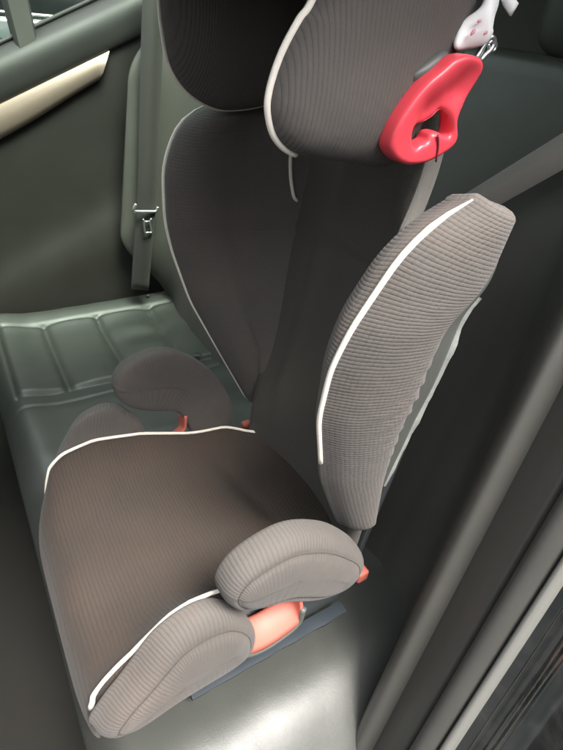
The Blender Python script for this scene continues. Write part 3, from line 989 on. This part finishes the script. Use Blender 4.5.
# parcel shelf and rear quarter panels
mb = MB().grid([[Vector((.29, -.36, .735)), Vector((.29, 1.0, .735))], [Vector((.46, -.36, .76)), Vector((.46, 1.0, .76))], [Vector((.62, -.30, 1.06)), Vector((.62, .95, 1.06))]])
mb.build('parcel_shelf', M_shelf, CB)
for yy, sg in ((-.41, -1), (1.0, 1)):
    mb = MB()
    rows = [[Vector((.05, yy - sg * .02, -.3)), Vector((.12, yy - sg * .02, .3)), Vector((.10, yy - sg * .03, .62)), Vector((.13, yy - sg * .05, .80)), Vector((.03, yy - sg * .10, 1.06))],
            [Vector((.30, yy, -.3)), Vector((.30, yy, .3)), Vector((.30, yy, .62)), Vector((.30, yy, .80)), Vector((.38, yy - sg * .08, 1.04))],
            [Vector((.80, yy, -.3)), Vector((.80, yy, .3)), Vector((.80, yy, .62)), Vector((.80, yy, .80)), Vector((.70, yy - sg * .10, 1.0))]]
    o = MB().grid(rows).build('quarter_panel', M_doorlow, CB)
    so = o.modifiers.new('solid', 'SOLIDIFY'); so.thickness = .012

# front seats, out of frame to the left: they close off the footwell
for yc, lab in ((-.03, 'dark front car seat ahead of the booster seat'), (.66, 'dark front car seat by the far door')):
    t = thing('front_seat', lab, 'car seat', (-.95, yc, -.3))
    O = smooth_closed([(-.90, -.30), (-.93, -.1), (-.88, .2), (-.80, .55), (-.78, .68), (-.83, .72), (-.92, .68), (-1.0, .3), (-1.05, -.05), (-1.03, -.3)], 4)
    MB().pillow(O, .24, lambda u, v, h, yc=yc: Vector((u, yc + h, v)), [(-.97, -.15), (-.94, .2), (-.87, .6)], rings=8, power=4).build('seat_back', M_lback, t)

# ================================================================ outside
g = MB().grid([[Vector((x, y, -.75)) for x in (-60, 0, 60)] for y in (-60, 0, 60)]).build('ground', M_ground, None, smooth=False)
g['kind'] = 'structure'
# neighbouring dark car seen through the far window
NC = thing('parked_car', 'glossy black car parked outside the far window', 'car', (.3, 2.7, -.75))
prof = [(1.88, -.55), (1.83, -.2), (1.80, .10), (1.79, .36), (1.80, .40), (1.815, .43), (1.82, .56), (1.85, .66)]
P = [(p.x, p.z) for p in cr([(a, 0, b) for a, b in prof], 5)]
def bow(x): return .09 * ((x - .2) / 2.2) ** 2
rows = []
for i in range(41):
    x = -2.0 + 4.4 * i / 40
    rows.append([Vector((x, y + bow(x), z)) for y, z in P] + [Vector((x, 3.4, .68)), Vector((x, 3.5, -.5))])
MB().grid(rows).build('body', M_gloss, NC)
rows = [[Vector((x0, 1.865, .664)), Vector((x1, 1.880, .95)), Vector((x1, 2.10, 1.12)), Vector((x1, 3.1, 1.13)), Vector((x0, 3.38, .67))] for x0, x1 in ((-1.1, -.65), (-.5, -.3), (.6, .6), (1.3, 1.2), (2.0, 1.7))]
MB().grid(rows).build('cabin', M_gloss, NC)
MB().tube([Vector((x, 1.853 + bow(x), .668)) for x in (-1.1, -.6, -.1, .4, .9, 1.5)], .006, 8).build('chrome_strip', M_steel, NC)
MB().tube([Vector((x, 1.788 + bow(x), .395)) for x in (-1.6, -.6, -.1, .4, .9, 1.9)], .008, 8).build('side_moulding', M_steel, NC)
for xh in (-.12, .62):
    mb = MB()
    mb.tube(cr([Vector((xh, 1.84, .590)), Vector((xh + .03, 1.795, .602)), Vector((xh + .14, 1.795, .612)), Vector((xh + .18, 1.84, .610))], 5), .010, 8)
    mb.build('door_handle', M_steel, NC)
for xw in (-1.35, 1.5):
    mb = MB()
    rows = []
    for yy, rr in ((1.98, .30), (1.82, .30), (1.80, .28), (1.80, .2), (1.83, .19), (1.84, .02)):
        rows.append([Vector((xw + rr * math.cos(k * math.tau / 28), yy, -.44 + rr * math.sin(k * math.tau / 28))) for k in range(28)])
    mb.grid(rows, close_u=True)
    mb.build('wheel', M_seal, NC)
# added dark wall behind it, keeps bright sky out of the window
HW = MB()
HW.box((-12, 6.0, -.75), (12, 6.4, 3.2))
hw = HW.build('added_wall', plastic('dark_brick', (.06, .055, .05), .9, 40, .8), None, smooth=False)
hw['label'] = 'added dark wall that keeps sky out of the window behind the parked car'; hw['category'] = 'wall'
HW = MB()  # added wall out of view, cuts low sky light through the open door
HW.box((-12, -3.4, -.75), (12, -3.0, 2.3))
hw2 = HW.build('added_wall', hw.data.materials[0], None, smooth=False)
hw2['label'] = 'added unseen dark wall that blocks low sky on the open door side of the car'; hw2['category'] = 'wall'

# ================================================================ light
w = bpy.data.worlds.new('World'); S.world = w; w.use_nodes = True
nt = w.node_tree; bg = nt.nodes['Background']
sky = nt.nodes.new('ShaderNodeTexSky'); sky.sky_type = 'NISHITA'; sky.sun_disc = False
SUN_EL, SUN_AZ = R_(62), R_(174)      # azimuth measured from +Y clockwise
sky.sun_elevation = SUN_EL; sky.sun_rotation = SUN_AZ
sky.air_density = 1.0; sky.dust_density = 4.0; sky.ozone_density = 1.0
hs = nt.nodes.new('ShaderNodeHueSaturation'); hs.inputs['Saturation'].default_value = .25
nt.links.new(sky.outputs[0], hs.inputs['Color']); nt.links.new(hs.outputs[0], bg.inputs[0]); bg.inputs[1].default_value = .15
sd = bpy.data.lights.new('sun', 'SUN'); sd.energy = 1.5; sd.angle = R_(20); sd.color = (1, .93, .85)
so_ = bpy.data.objects.new('sun', sd); COL.objects.link(so_)
dirv = Vector((math.sin(SUN_AZ) * math.cos(SUN_EL), math.cos(SUN_AZ) * math.cos(SUN_EL), math.sin(SUN_EL)))
so_.rotation_euler = (-dirv).to_track_quat('-Z', 'Y').to_euler()

# ================================================================ camera
cd = bpy.data.cameras.new('camera'); cam = bpy.data.objects.new('camera', cd); COL.objects.link(cam)
cd.sensor_fit = 'HORIZONTAL'; cd.sensor_width = 36; cd.lens = 36 * F / 563.0
right = Vector((RX.x, RY.x, RZ.x)); down = Vector((RX.y, RY.y, RZ.y)); fwd = Vector((RX.z, RY.z, RZ.z))
Mx = Matrix((right, -down, -fwd)).transposed().to_4x4(); Mx.translation = CAM
cam.matrix_world = Mx
cd.clip_start = .01; cd.clip_end = 300
S.camera = cam
S.render.engine = 'CYCLES'
S.view_settings.view_transform = 'Standard'; S.view_settings.look = 'None'
S.view_settings.exposure = 2.32
for o in bpy.data.objects:
    if '_w' in o: del o['_w']
